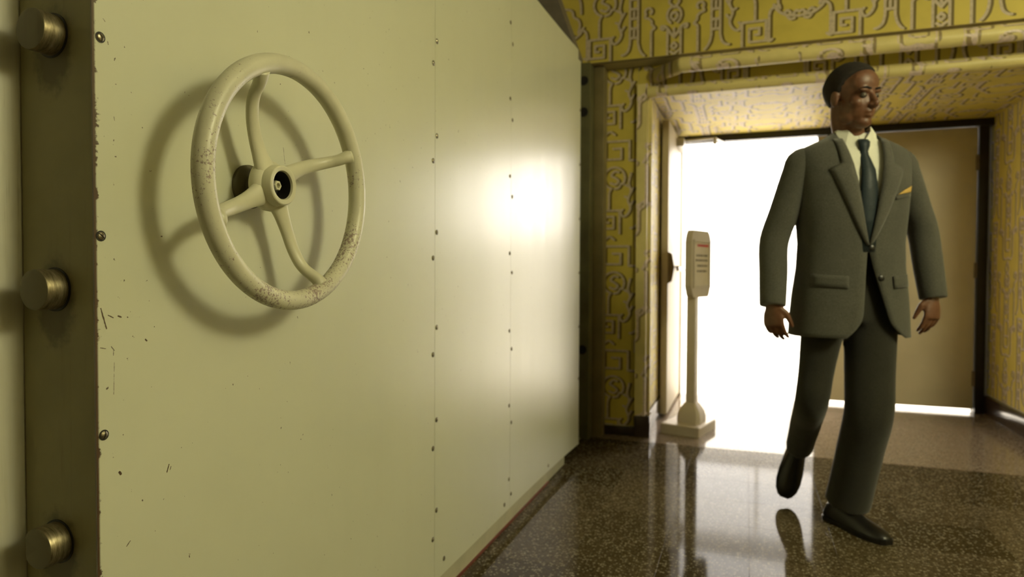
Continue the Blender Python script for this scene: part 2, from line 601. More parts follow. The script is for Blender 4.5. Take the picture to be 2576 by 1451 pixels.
LINES = [
    # flower on the mirror axis
    arc(0, .225, .040, -60, 250, 12, .05), sm((0, .27), (.028, .30), (.012, .335), (-.004, .36)), sm((0, .195), (.018, .215), (.010, .24), (-.004, .235)),
    sm((-.004, .095), (.02, .125), (.034, .15), (.05, .165), (.072, .168), (.070, .150), (.058, .150)), [(.037, .15), (.037, 0), (.037, -.05)],
    [(0, .10), (.0, .15)], sm((-.004, .03), (.015, .05), (.0, .07)), sm((-.004, .0), (.02, .02)),
    # scroll with a long stem
    arc(.145, .262, .020, -40, 230, 8), sm((.160, .248), (.165, .228), (.145, .222), (.128, .205), (.126, .185), (.110, .165), (.128, .15), (.130, .12)),
    [(.130, .12), (.130, .0), (.130, -.07)], sm((.130, -.07), (.118, -.10), (.09, -.115), (.075, -.10), (.085, -.085)),
    # bamboo ladder
    [(.205, .09), (.205, .52)], [(.252, .09), (.252, .52)],
    sm((.205, .09), (.196, .05), (.178, .02), (.168, .012)), sm((.252, .09), (.262, .05), (.282, .03), (.30, .026)),
    *[[(.205, .12 + .056 * i), (.252, .12 + .056 * i)] for i in range(8)],
    *[[(.2285, .133 + .056 * i), (.2285, .160 + .056 * i)] for i in range(0, 7, 2)],
    # small key over the ladder
    [(.198, .525), (.198, .628), (.268, .628), (.268, .555), (.222, .555), (.222, .598), (.246, .598), (.246, .578)],
    # frond
    sm((.300, .36), (.312, .30), (.300, .25), (.318, .20), (.302, .15), (.320, .11), (.348, .098), (.362, .125), (.350, .14)),
    sm((.312, .28), (.333, .29)), sm((.314, .21), (.336, .22)), sm((.306, .16), (.285, .19)), sm((.302, .24), (.284, .27)),
    # medallion and stem
    arc(.402, .335, .066, -75, 215, 16), sm((.375, .37), (.40, .375), (.42, .35), (.395, .335), (.375, .315), (.395, .295), (.425, .305)),
    sm((.42, .27), (.432, .25), (.435, .225)), [(.435, .225), (.435, .135)], sm((.36, .30), (.375, .275), (.40, .268)),
    # big key
    [(.368, -.005), (.368, .135), (.492, .135), (.492, .025), (.405, .025), (.405, .098), (.458, .098), (.458, .062), (.435, .062)],
    sm((.492, .03), (.51, .02), (.525, .03)), [(.508, .03), (.508, .16)],
    # vine on the other axis
    sm((.508, .16), (.515, .185), (.535, .20), (.55, .18), (.575, .16), (.60, .148), (.63, .145), (.665, .138)),
    sm((.53, .215), (.545, .20), (.56, .205)), sm((.585, .165), (.60, .175), (.615, .162)), sm((.63, .155), (.645, .170), (.66, .16)), sm((.60, .14), (.615, .125), (.635, .128)),
    sm((.562, .19), (.552, .23), (.562, .265), (.59, .285), (.60, .32), (.63, .335), (.665, .335)), sm((.545, .30), (.548, .36), (.56, .40)),
    # upper half of the repeat
    [(.085, .40), (.085, .53)], sm((.085, .53), (.095, .56), (.13, .575), (.155, .565), (.15, .545)), sm((.085, .40), (.07, .375), (.04, .37), (-.004, .38)),
    [(.04, .44), (.04, .58)], sm((.04, .44), (.02, .425), (-.004, .43)), [(-.004, .50), (.04, .50)], sm((.04, .58), (.02, .60), (-.004, .61)),
    [(.31, .44), (.31, .56), (.46, .56), (.46, .45), (.36, .45), (.36, .515), (.41, .515)], [(.252, .44), (.31, .44)],
    sm((.46, .50), (.49, .50), (.51, .47), (.53, .44)), [(.53, .44), (.53, .58)], arc(.595, .475, .032, 0, 300, 12), [(.627, .475), (.665, .475)],
    sm((.53, .58), (.56, .60), (.60, .59), (.62, .56), (.665, .555)), sm((.40, .60), (.43, .62), (.46, .60)),
]
SEG = []
for ln in LINES:
    for a, b in zip(ln[:-1], ln[1:]):
        for dv in (-VREP, 0, VREP):
            lo, hi = min(a[1], b[1]) + dv, max(a[1], b[1]) + dv
            if hi > -0.03 and lo < VREP + 0.03:
                SEG.append((a[0], a[1] + dv, b[0], b[1] + dv))
SEG = np.array(SEG)


def fret_distance(x, v):
    t = np.mod(x - M0, 2 * HREP)
    u = np.where(t < HREP, t, 2 * HREP - t)
    v = np.mod(v - V0, VREP)
    out = np.full(u.shape, 0.05)
    ax, ay, bx, by = SEG.T
    for i in range(len(SEG)):
        x0, x1 = min(ax[i], bx[i]) - .03, max(ax[i], bx[i]) + .03
        y0, y1 = min(ay[i], by[i]) - .03, max(ay[i], by[i]) + .03
        k = np.nonzero((u > x0) & (u < x1) & (v > y0) & (v < y1))[0]
        if not len(k): continue
        dx, dy = bx[i] - ax[i], by[i] - ay[i]
        L = dx * dx + dy * dy + 1e-12
        px, py = u[k] - ax[i], v[k] - ay[i]
        h = np.clip((px * dx + py * dy) / L, 0, 1)
        d = np.hypot(px - h * dx, py - h * dy)
        out[k] = np.minimum(out[k], d)
    return out


def paper_attr(me, x, v):
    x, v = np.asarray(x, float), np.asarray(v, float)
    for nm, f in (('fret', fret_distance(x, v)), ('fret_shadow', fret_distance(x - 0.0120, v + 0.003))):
        a = me.attributes.new(nm, 'FLOAT', 'POINT')
        a.data.foreach_set('value', f.astype(np.float32))


def paper_sheet(name, origin, du, dv, w, h, u0, v0, res=0.0065, parent=None, m=None):
    """subdivided rectangle origin + s*du + t*dv carrying the printed pattern"""
    nu, nv = max(2, int(w / res)) + 1, max(2, int(h / res)) + 1
    S, T = np.meshgrid(np.linspace(0, w, nu), np.linspace(0, h, nv))
    P = np.array(origin)[None, :] + S.reshape(-1, 1) * np.array(du)[None, :] + T.reshape(-1, 1) * np.array(dv)[None, :]
    i = np.arange((nu - 1) * (nv - 1))
    r, c = i // (nu - 1), i % (nu - 1)
    a = r * nu + c
    F = np.stack([a, a + 1, a + nu + 1, a + nu], 1)
    me = bpy.data.meshes.new(name)
    me.from_pydata(P.tolist(), [], F.tolist())
    paper_attr(me, u0 + S.ravel(), v0 + T.ravel())
    return finish(name, me, m or MAT['paper'], parent)


# ------------------------------------------------------------------ the room shell
XL, XR, YB, YF, ZC = -2.6, 2.9, -1.6, 3.93, 2.8
tag(box('floor', (XL, YB, -0.12), (XR, YF, -0.006), MAT['grout']), 'brown speckled terrazzo tile floor of the lobby', kind='structure')
FLOOR = bpy.data.objects['floor']
TS, TX0, TY0 = 0.295, 0.020, 3.927
bm = bmesh.new()
add_box(bm, (0.0004, 0.0004, -0.012), (TS - 0.0004, TS - 0.0004, 0), 0.0005)
tile_me = bpy.data.meshes.new('floor_tile'); bm.to_mesh(tile_me); bm.free()
tile_me.materials.append(MAT['terr'])
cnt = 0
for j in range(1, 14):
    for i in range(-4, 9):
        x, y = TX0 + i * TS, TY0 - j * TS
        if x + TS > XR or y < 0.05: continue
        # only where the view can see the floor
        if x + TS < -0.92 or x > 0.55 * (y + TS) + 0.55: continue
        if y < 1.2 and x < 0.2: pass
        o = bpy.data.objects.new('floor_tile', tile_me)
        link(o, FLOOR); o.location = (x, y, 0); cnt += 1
# rest of the lobby floor, outside the view, one slab at the same level
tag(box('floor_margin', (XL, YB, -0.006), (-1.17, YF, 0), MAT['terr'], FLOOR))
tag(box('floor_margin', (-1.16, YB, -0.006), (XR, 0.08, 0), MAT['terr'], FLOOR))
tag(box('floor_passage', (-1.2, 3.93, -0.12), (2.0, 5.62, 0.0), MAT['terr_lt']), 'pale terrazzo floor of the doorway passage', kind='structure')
tag(box('floor_corridor', (-2.2, 5.62, -0.12), (3.2, 9.2, 0.0), MAT['whitefloor']), 'white floor of the bright corridor', kind='structure')
tag(box('ceiling', (XL, YB, ZC), (XR, 4.2, ZC + 0.1), MAT['ceil']), kind='structure')
tag(box('wall_left', (XL - 0.1, YB, 0), (XL, 4.2, ZC), MAT['panelling']), kind='structure')
tag(box('wall_right', (XR, YB, 0), (XR + 0.1, 4.2, ZC), MAT['plaster']), kind='structure')
tag(box('wall_back', (XL, YB - 0.1, 0), (XR, YB, ZC), MAT['panelling']), kind='structure')

# header wall (papered) above the opening
ZH = 2.252
hd = tag(box('wall_front', (XL, 3.903, ZH), (XR, 4.30, ZC), MAT['plaster']), 'upper wall papered in yellow with grey fretwork', kind='structure')
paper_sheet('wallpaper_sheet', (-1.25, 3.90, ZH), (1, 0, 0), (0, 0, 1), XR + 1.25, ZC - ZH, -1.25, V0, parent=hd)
box('wallpaper_edge', (-1.25, 3.8995, ZH - 0.004), (-0.38, 3.92, ZH), MAT['jamb2'], hd)
tag(box('wall_front_flank', (1.78, 3.92, 0), (XR, 4.30, ZH), MAT['plaster']), kind='structure')
paper_sheet('wallpaper_sheet', (1.78, 3.918, 0.14), (1, 0, 0), (0, 0, 1), 1.10, ZH - 0.14, 1.78, V0, 0.010, bpy.data.objects['wall_front_flank'])
tag(box('wall_front_hinge', (XL, 4.05, 0), (-1.05, 4.30, ZH), MAT['plaster']), kind='structure')

# steel frame of the blast door
jm = tag(empty('trim_1', (-0.95, 3.9, 0)), 'dark olive steel frame post behind the end of the blast door', kind='structure')
box('frame_post', (-1.30, 3.86, 0), (-0.885, 4.05, ZH - 0.005), MAT['jamb'], jm, 0.004)
box('frame_rebate', (-0.885, 3.96, 0), (-0.822, 4.06, ZH - 0.005), MAT['jamb2'], jm, 0.006)
for z0, z1 in ((2.11, 2.17), (1.92, 1.99), (0.50, 0.58)):
    V, F = lathe_data([(0, 0.0), (0, 0.028), (0.05, 0.028), (0.05, 0.0)], 20, 'Y', (-0.925, 3.857, (z0 + z1) / 2))
    mesh_obj('bolt_pocket', V, F, MAT['black'], jm, True, 40)

# papered pier beside it
pier = tag(box('wall_pier', (-0.825, 4.063, 0), (-0.630, 4.26, ZH - 0.002), MAT['plaster']), 'narrow yellow papered pier between steel frame and doorway casing', kind='structure')
paper_sheet('wallpaper_sheet', (-0.825, 4.060, 0.06), (1, 0, 0), (0, 0, 1), 0.192, ZH - 0.065, -0.659 - 0.20, V0 + 0.10, 0.005, pier)
box('baseboard', (-0.83, 4.035, 0), (-0.635, 4.062, 0.055), MAT['base'], pier, 0.004)

# casing on the doorway: two-step yellow upright with a dark plinth block
cs = tag(empty('trim_2', (-0.6, 4.1, 0)), 'yellow doorway casing upright on dark plinth block', kind='structure')
box('casing_core', (-.632, 4.064, .13), (-.576, 4.20, 2.112), MAT['casing'], cs)
box('plinth_block', (-.640, 4.028, 0), (-.546, 4.16, .13), MAT['base'], cs, .006)

# papered mouldings along the header
def printed(name, V, F, parent, umap):
    # subdivide along the path for the print
    bm = bmesh.new()
    bv = [bm.verts.new(v) for v in V]
    for f in F: bm.faces.new([bv[i] for i in f])
    bmesh.ops.recalc_face_normals(bm, faces=bm.faces)
    for _ in range(7):
        es = [e for e in bm.edges if e.calc_length() > 0.014]
        if not es: break
        bmesh.ops.subdivide_edges(bm, edges=es, cuts=1, use_grid_fill=True)
    me = bpy.data.meshes.new(name); bm.to_mesh(me); bm.free()
    co = np.empty(len(me.vertices) * 3); me.vertices.foreach_get('co', co); co = co.reshape(-1, 3)
    paper_attr(me, *umap(co))
    o = finish(name, me, MAT['papertrim'], parent, True, 50)
    return o


def moulding(name, prof, path, parent, uoff):
    V, F = sweep_data(prof, path)
    return printed(name, V, F, parent, lambda co: (co[:, 0] + uoff, co[:, 2] * 1.4 + co[:, 1] * 0.9))


V, F = merge(*[sweep_data([(0, .13), (d, .13), (d, zt), (0, zt)], [(a, y), (b, y)]) for a, b, y, d, zt in ((-.637, -.575, 4.062, .027, 2.140), (-.573, -.549, 4.070, .010, 2.105))])
printed('casing_board', V, F, cs, lambda co: (co[:, 0] + 0.30, co[:, 2] + 0.1))
mh = tag(empty('trim_3', (0.5, 3.9, 2.1)), 'pair of yellow papered mouldings over the doorway', kind='structure')
half = [(0, 2.232)] + [(0.004 + 0.040 * math.sin(math.radians(a)), 2.186 + 0.044 * math.cos(math.radians(a))) for a in range(10, 175, 20)] + [(0, 2.142)]
moulding('moulding', half, [(-0.64, 4.175), (-0.36, 3.895), (1.80, 3.895)], mh, 0.11)
half2 = [(0, 2.128)] + [(0.004 + 0.030 * math.sin(math.radians(a)), 2.092 + 0.034 * math.cos(math.radians(a))) for a in range(10, 175, 20)] + [(0, 2.058)]
moulding('moulding', half2, [(-0.575, 4.055), (1.80, 4.055)], mh, 0.31)
# frieze strip between them, set back, with the 45 degree return at its end
fr = tag(empty('trim_4', (0.5, 4.0, 2.1)), 'narrow papered frieze strip between the two mouldings', kind='structure')
box('frieze_backing', (-0.632, 4.063, 2.10), (1.8, 4.10, ZH - 0.002), MAT['plaster'], fr)
paper_sheet('wallpaper_sheet', (-0.632, 4.060, 2.06), (1, 0, 0), (0, 0, 1), 2.432, ZH - 2.062, -0.52, V0 - 0.02, 0.006, fr)

# passage: papered soffit, side walls
sf = tag(box('ceiling_passage', (-0.60, 4.10, 2.118), (1.80, 5.66, 2.25), MAT['plaster']), 'papered yellow soffit of the doorway passage', kind='structure')
paper_sheet('wallpaper_sheet', (-0.59, 4.05, 2.112), (1, 0, 0), (0, 1, 0), 2.30, 1.56, -0.45, V0 + 0.2, 0.0075, sf)
wr = tag(box('wall_passage_right', (1.642, 4.05, 0), (1.78, 5.66, 2.12), MAT['plaster']), 'papered yellow passage wall beside the closed door leaf', kind='structure')
paper_sheet('wallpaper_sheet', (1.640, 4.05, 0.14), (0, 1, 0), (0, 0, 1), 1.57, 1.975, -0.30, V0 + 0.05, 0.0075, wr)
paper_sheet('wallpaper_sheet', (1.642, 4.048, 0.14), (1, 0, 0), (0, 0, 1), 0.138, 1.975, 1.642, V0, 0.010, wr)
tag(box('baseboard_right', (1.612, 4.05, 0), (1.641, 5.57, 0.135), MAT['base'], None, 0.006), kind='structure')
wl = tag(box('wall_passage_left', (-0.72, 4.20, 0), (-0.577, 5.57, 2.12), MAT['plaster']), 'papered yellow passage wall behind the open door leaf', kind='structure')
paper_sheet('wallpaper_sheet', (-0.575, 4.08, 0.14), (0, 1, 0), (0, 0, 1), 1.48, 1.975, 0.10, V0 + 0.3, 0.0075, wl)
tag(box('baseboard_left', (-0.577, 4.16, 0), (-0.562, 5.57, 0.135), MAT['base'], None, 0.006), kind='structure')

# black steel frame of the double door
df = tag(empty('trim_5', (0.5, 5.6, 0)), 'thin black steel frame around the double doors', kind='structure')
box('frame_head', (-0.600, 5.56, 2.060), (1.640, 5.66, 2.117), MAT['frame'], df, 0.003)
box('frame_post', (1.552, 5.56, 0), (1.612, 5.66, 2.06), MAT['frame'], df, 0.003)
box('frame_post', (-0.600, 5.575, 0), (-0.505, 5.66, 2.06), MAT['leaf2'], df, 0.003)

# closed right-hand leaf
d2 = tag(empty('door_2', (1.0, 5.6, 0)), 'closed plain beige door leaf in the black frame', kind='structure')
box('leaf_panel', (0.512, 5.585, 0.028), (1.548, 5.63, 2.056), MAT['leaf'], d2, 0.002)
for z in (0.25, 1.03, 1.80):
    bmh = bmesh.new()
    add_box(bmh, (1.538, 5.574, z - 0.055), (1.562, 5.586, z + 0.055), 0.002)
    V, F = lathe_data([(z - 0.055, 0.008), (z + 0.055, 0.008)], 12, 'Z', (1.551, 5.572, 0))
    bvv = [bmh.verts.new(v) for v in V]
    for f in F: bmh.faces.new([bvv[i] for i in f])
    bm_obj('hinge', bmh, MAT['bronze'], d2, True, 40)
box('door_edge_stile', (0.502, 5.580, 0.028), (0.513, 5.632, 2.056), MAT['alu'], d2, 0.001)

# open left-hand leaf, swung into the passage
d1 = tag(empty('door_1', (-0.52, 5.2, 0)), 'open tan door leaf seen edge-on against the bright doorway', kind='structure')
LX0, LX1, LY0, LY1 = -0.560, -0.514, 4.66, 5.55
box('leaf_panel', (LX0, LY0, 0.02), (LX1, LY1, 2.056), MAT['leaf2'], d1, 0.002)
# lock case with tapered end and thumb-turn
V = [(LX1, 4.66, .93), (LX1 + .028, 4.66, .945), (LX1 + .044, 4.66, 1.04), (LX1 + .028, 4.66, 1.135), (LX1, 4.66, 1.15)]
V = V + [(x, 4.86, z) for x, y, z in V]
F = [(0, 1, 2, 3, 4), (9, 8, 7, 6, 5)] + [(i, (i + 1) % 5, (i + 1) % 5 + 5, i + 5) for i in range(5)]
mesh_obj('lock_case', V, F, MAT['bronze'], d1)
V, F = lathe_data([(0, .006), (.022, .006), (.024, .010), (.032, .010), (.034, .004)], 14, 'X', (LX1 + .038, 4.70, 1.045))
mesh_obj('thumb_turn', V, F, MAT['bronze'], d1, True, 40)
# push bar across the leaf
V, F = tube_data([(LX1 + .045, 4.86, 1.03), (LX1 + .06, 4.95, 1.03), (LX1 + .06, 5.40, 1.03), (LX1, 5.46, 1.03)], .014, 12)
mesh_obj('push_bar', V, F, MAT['alu'], d1, True, 40)
# closer: body on the leaf, two-piece arm to the head
cl = box('closer_body', (LX1, 5.18, 1.965), (LX1 + .055, 5.46, 2.030), MAT['alu'], d1, 0.006)
V, F = merge(tube_data([(LX1 + .03, 5.40, 2.035), (LX1 + .03, 5.40, 2.05)], .012, 12), tube_data([(LX1 + .03, 5.40, 2.045), (LX1 + .27, 5.37, 2.048)], (.013, .006) and .009, 10))
mesh_obj('closer_arm', V, F, MAT['alu'], d1, True, 40)
V, F = merge(tube_data([(LX1 + .27, 5.37, 2.048), (LX1 + .33, 5.57, 2.052)], .008, 10), tube_data([(LX1 + .27, 5.37, 2.000), (LX1 + .27, 5.37, 2.056)], .013, 12))
mesh_obj('closer_arm', V, F, MAT['alu'], d1, True, 40)

# the bright corridor
tag(box('wall_corridor_end', (-2.2, 9.1, 0), (3.2, 9.2, 2.7), MAT['white']), 'white end wall of the bright corridor', kind='structure')
tag(box('wall_corridor_left', (-2.3, 5.66, 0), (-2.2, 9.2, 2.7), MAT['white']), kind='structure')
tag(box('wall_corridor_right', (3.2, 5.66, 0), (3.3, 9.2, 2.7), MAT['white']), kind='structure')
tag(box('wall_corridor_near', (-2.2, 5.66, 2.118), (3.2, 5.72, 2.7), MAT['white']), kind='structure')
tag(box('wall_corridor_inner', (-2.2, 5.66, 0), (-0.60, 5.72, 2.118), MAT['white']), kind='structure')
tag(box('wall_corridor_outer', (1.612, 5.66, 0), (3.2, 5.72, 2.118), MAT['white']), kind='structure')
tag(box('ceiling_corridor', (-2.2, 5.66, 2.7), (3.2, 9.2, 2.8), MAT['white']), kind='structure')
w1 = tag(empty('window_1', (0.55, 9.09, 1.5)), 'wide frosted window glowing at the end of the bright corridor', kind='structure')  # added glow, brightens the reflection on the blast door
for i in range(3):
    x0 = -0.70 + i * 0.85
    box('pane', (x0 + .02, 9.075, 1.52), (x0 + .83, 9.095, 2.42), MAT['daylight'], w1)
for i in range(4):
    x0 = -0.70 + i * 0.85
    box('mullion', (x0 - .02, 9.06, 1.48), (x0 + .02, 9.1, 2.46), MAT['white'], w1)
for z in (1.48, 2.42):
    box('window_rail', (-.725, 9.052, z), (1.875, 9.1, z + .04), MAT['white'], w1)
t = tag(empty('luminous_ceiling_light', (0.4, 7.3, 2.69)), 'wide luminous ceiling panel of the bright corridor beyond the doors', 'ceiling light')
bmf = bmesh.new()
for lo, hi in (((-2.15, 5.75), (3.15, 5.80)), ((-2.15, 9.00), (3.15, 9.05)), ((-2.15, 5.80), (-2.10, 9.00)), ((3.10, 5.80), (3.15, 9.00))):
    add_box(bmf, (lo[0], lo[1], 2.655), (hi[0], hi[1], 2.70))
bm_obj('frame', bmf, MAT['white'], t)
box('diffuser', (-2.10, 5.80, 2.668), (3.10, 9.00, 2.698), MAT['panel'], t)

# ------------------------------------------------------------------ lobby lamp (its own light: a glowing globe under the ceiling)
LAMP = Vector((2.25, 1.02, 2.47))
lp = tag(empty('ceiling_lamp', (LAMP.x, LAMP.y, 2.79)), 'round opal globe lamp hanging under the lobby ceiling', 'lamp')
V, F = lathe_data([(ZC, .0), (ZC, .09), (ZC - .02, .09), (ZC - .035, .03), (LAMP.z + .26, .025), (LAMP.z + .255, .0)], 24, 'Z', (LAMP.x, LAMP.y, 0))
mesh_obj('lamp_rod', V, F, MAT['lampmetal'], lp, True, 40)
prof = [(LAMP.z + .28 * math.cos(math.radians(a)), .28 * math.sin(math.radians(a)) + 1e-4) for a in range(4, 180, 8)]
V, F = lathe_data(prof, 32, 'Z', (LAMP.x, LAMP.y, 0))
mesh_obj('lamp_globe', V, F, MAT['globe'], lp, True)

# ------------------------------------------------------------------ blast door
FX, EY, DY1 = -0.870, 0.684, 3.480
ZB, ZT = 0.072, 2.180
BD = tag(empty('blast_door', (-0.95, 2.1, 0)), 'huge cream-green steel blast door standing open with handwheel and locking bolts', 'blast door', kind='thing')
S1, S2 = 1.765, 2.431
box('door_core', (-1.018, EY + 0.001, ZB + 0.005), (FX - 0.0035, S2, ZT - 0.01), MAT['core'], BD)
box('door_core', (-1.018, S2, ZB + 0.005), (FX - 0.027, DY1 - 0.01, ZT - 0.01), MAT['core'], BD)
for a, b in ((EY - 0.0015, S1 - 0.0007), (S1 + 0.0007, S2 - 0.0007), (S2 + 0.0007, DY1)):
    bmp = bmesh.new()
    add_box(bmp, (FX - 0.003, a, ZB), (FX, b, ZT))
    if b == DY1:
        es = [e for e in bmp.edges if abs(e.verts[0].co.y - b) < 1e-6 and abs(e.verts[1].co.y - b) < 1e-6 and abs(e.verts[0].co.z - e.verts[1].co.z) < 1e-6 and e.verts[0].co.z > 1]
        bmesh.ops.bevel(bmp, geom=es, offset=0.05, segments=6, affect='EDGES')
        # last sheet bent out at its far edge, shaped to move the highlight there
        for k in range(1, 24):
            yk = a + (b - a) * k / 24
            bmesh.ops.bisect_plane(bmp, geom=list(bmp.verts) + list(bmp.edges) + list(bmp.faces), plane_co=(0, yk, 0), plane_no=(0, 1, 0))
        for v in bmp.verts:
            v.co.x += 0.020 * ((v.co.y - a) / (b - a)) ** 2
        bm_obj('face_plate', bmp, MAT['enamel'], BD, True, 30)
        continue
    bm_obj('face_plate', bmp, MAT['enamel'], BD)
# edge plate: two leaves leave a dark hairline next to the face plate
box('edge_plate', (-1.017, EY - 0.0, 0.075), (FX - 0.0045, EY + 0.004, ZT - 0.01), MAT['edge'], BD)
box('back_flange', (-1.060, 0.30, 0.06), (-1.021, DY1 - 0.01, ZT), MAT['flange'], BD, 0.003)
box('bottom_sweep', (-0.915, EY + 0.02, 0.007), (FX - 0.012, 3.30, ZB + 0.004), MAT['sweep'], BD)
box('sweep_gasket', (-0.912, EY + 0.02, 0.0005), (FX - 0.006, 3.00, 0.0075), MAT['red'], BD)
# locking bolts
for z in BOLT_Z:
    rb = 0.0292
    ring = [(0.003, rb + .0032), (-0.0006, rb + .003), (-0.0009, rb + .0002), (0.003, rb)]
    V, F = lathe_data(ring, 40, 'Y', (BOLT_X, EY - 0.0006, z), closed=True)
    lb = 0.031
    prof = [(0.01, rb), (-lb + .0025, rb), (-lb + .0006, rb - .0006), (-lb, rb - .0026), (-lb, 0.0001)]
    Vb, Fb = lathe_data(prof, 44, 'Y', (0, 0, 0))
    if z == BOLT_Z[2]:
        Vb = [Vector((max(v.x, -0.0225), v.y, v.z)) for v in Vb]
    Vb = [Vector((v.x + BOLT_X, v.y + EY - 0.0005, v.z + z)) for v in Vb]
    bo = mesh_obj('locking_bolt', Vb, Fb, MAT['bolt'], BD, True, 35)
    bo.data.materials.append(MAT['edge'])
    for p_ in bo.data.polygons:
        if p_.normal.y < -0.95: p_.material_index = 1  # end caps take the darkened edge colour as painted shade
    mesh_obj('bolt_hole_ring', V, F, MAT['black'], bo, True, 40)


def screw_mesh():
    bm = bmesh.new()
    r, h, s = 0.0062, 0.0030, 0.0008
    # domed head split by a slot: two half domes on a thin disc, axis +X
    for side in (-1, 1):
        rows = []
        for i in range(5):
            el = math.radians(2 + 84 * i / 4)
            rr = r * math.cos(el)
            row = []
            for k in range(9):
                a = math.radians(90 * side - 90 + 180 * k / 8)
                y, z = rr * math.cos(a), rr * math.sin(a)
                z = max(z, s) if side > 0 else min(z, -s)
                row.append(bm.verts.new((h * math.sin(el), y, z)))
            rows.append(row)
        for i in range(4):
            for k in range(8):
                try: bm.faces.new((rows[i][k], rows[i][k + 1], rows[i + 1][k + 1], rows[i + 1][k]))
                except ValueError: pass
        wall = [rows[i][0] for i in range(5)] + [rows[i][8] for i in range(4, -1, -1)]
        try: bm.faces.new(wall)
        except ValueError: pass
    ring0 = [bm.verts.new((0.0006, r * 1.24 * math.cos(2 * math.pi * k / 16), r * 1.24 * math.sin(2 * math.pi * k / 16))) for k in range(16)]
    ring1 = [bm.verts.new((-0.001, v.co.y, v.co.z)) for v in ring0]
    bm.faces.new(ring0)
    for k in range(16):
        bm.faces.new((ring0[k], ring0[(k + 1) % 16], ring1[(k + 1) % 16], ring1[k]))
    bmesh.ops.recalc_face_normals(bm, faces=bm.faces)
    me = bpy.data.meshes.new('screw'); bm.to_mesh(me); bm.free()
    me.materials.append(MAT['screw'])
    return me


SCREW = screw_mesh()
SCREW.materials.append(MAT['black'])
for p_ in SCREW.polygons:
    if len(p_.vertices) == 16: p_.material_index = 1
spots = [(0.6948, 1.332), (0.6925, 1.050), (0.6938, 0.764)]
spots += [(S1 + (0.012 if k % 2 == 0 else -0.012), z) for k, z in enumerate((1.682, 1.611, 1.404, 1.327, 1.119, 1.042, 0.836, 0.757, 0.559, 0.478, 0.286, 0.206))]
spots += [(S2 + (-0.012 if k % 2 == 0 else 0.014), z) for k, z in enumerate((1.965, 1.890, 1.673, 1.596, 1.374, 1.297, 1.075, 1.000, 0.773, 0.700, 0.480, 0.409, 0.190, 0.125))]
spots += [(DY1 - 0.012, z) for z in (1.87, 1.58, 1.29, 1.00, 0.71, 0.43)]
spots += [(1.83, 0.118), (2.37, 0.105), (2.95, 0.098), (3.50, 0.095)]
for k, (y, z) in enumerate(spots):
    o = bpy.data.objects.new('screw', SCREW)
    link(o, BD)
    o.matrix_parent_inverse = Matrix.Translation(-Vector(BD.location))
    o.location = (FX + 0.0003 + (0.020 * ((y - S2) / (DY1 - S2)) ** 2 if y > S2 else 0), y, z)
    o.rotation_euler = (random.uniform(0, math.pi) if k > 2 else (-1.25, -0.7, 1.3)[k], 0, 0)

# handwheel
WX, WY, WZ, WR, wr_ = -0.770, 0.988, 1.156, 0.2075, 0.0172
hw = None
V, F = [], []
NS, NT_ = 120, 20
for i in range(NS):
    t = 2 * math.pi * i / NS
    for k in range(NT_):
        a = 2 * math.pi * k / NT_
        rr = WR + wr_ * math.cos(a)
        V.append(Vector((WX + wr_ * math.sin(a), WY + rr * math.cos(t), WZ + rr * math.sin(t))))
for i in range(NS):
    for k in range(NT_):
        F.append((i * NT_ + k, i * NT_ + (k + 1) % NT_, ((i + 1) % NS) * NT_ + (k + 1) % NT_, ((i + 1) % NS) * NT_ + k))
hw = mesh_obj('handwheel', V, F, MAT['wheel'], BD, True)
tag(hw, 'large cream four-spoked handwheel with chipped rim')
HX = WX - 0.047
for deg in (114.4, 24.2, -66.0, -156.5):
    # (radius, x offset, in-plane swing in degrees, half-width, half-depth)
    prof = [(.197, .002, 0, .0155, .0125), (.186, -.004, 0, .0125, .0115), (.176, -.013, -.5, .0115, .0105), (.165, -.024, -.5, .0115, .0100), (.148, -.0345, 0, .0120, .0098), (.120, -.0425, 1.5, .0130, .0095),
            (.090, -.046, 3.5, .0140, .0095), (.062, -.047, 5, .0165, .0105), (.042, -.047, 6, .0205, .0120), (.025, -.047, 6, .0260, .0130)]
    pts = []
    for q in catmull(prof, 4):
        th = math.radians(deg + q[2])
        pts.append((Vector((WX + q[1], WY + q[0] * math.cos(th), WZ + q[0] * math.sin(th))), q[3], q[4], th))
    V, F = [], []
    seg = 16
    for i, (p, a, b, th) in enumerate(pts):
        d = (pts[min(i + 1, len(pts) - 1)][0] - pts[max(i - 1, 0)][0]).normalized()
        u = Vector((0, -math.sin(th), math.cos(th)))
        v = d.cross(u).normalized()
        for k in range(seg):
            an = 2 * math.pi * k / seg
            V.append(p + u * a * math.cos(an) + v * b * math.sin(an))
    for i in range(len(pts) - 1):
        for k in range(seg):
            k2 = (k + 1) % seg
            F.append((i * seg + k, i * seg + k2, (i + 1) * seg + k2, (i + 1) * seg + k))
    F += [tuple(range(seg - 1, -1, -1)), tuple((len(pts) - 1) * seg + k for k in range(seg))]
    mesh_obj('spoke', V, F, MAT['hub'], hw, True)
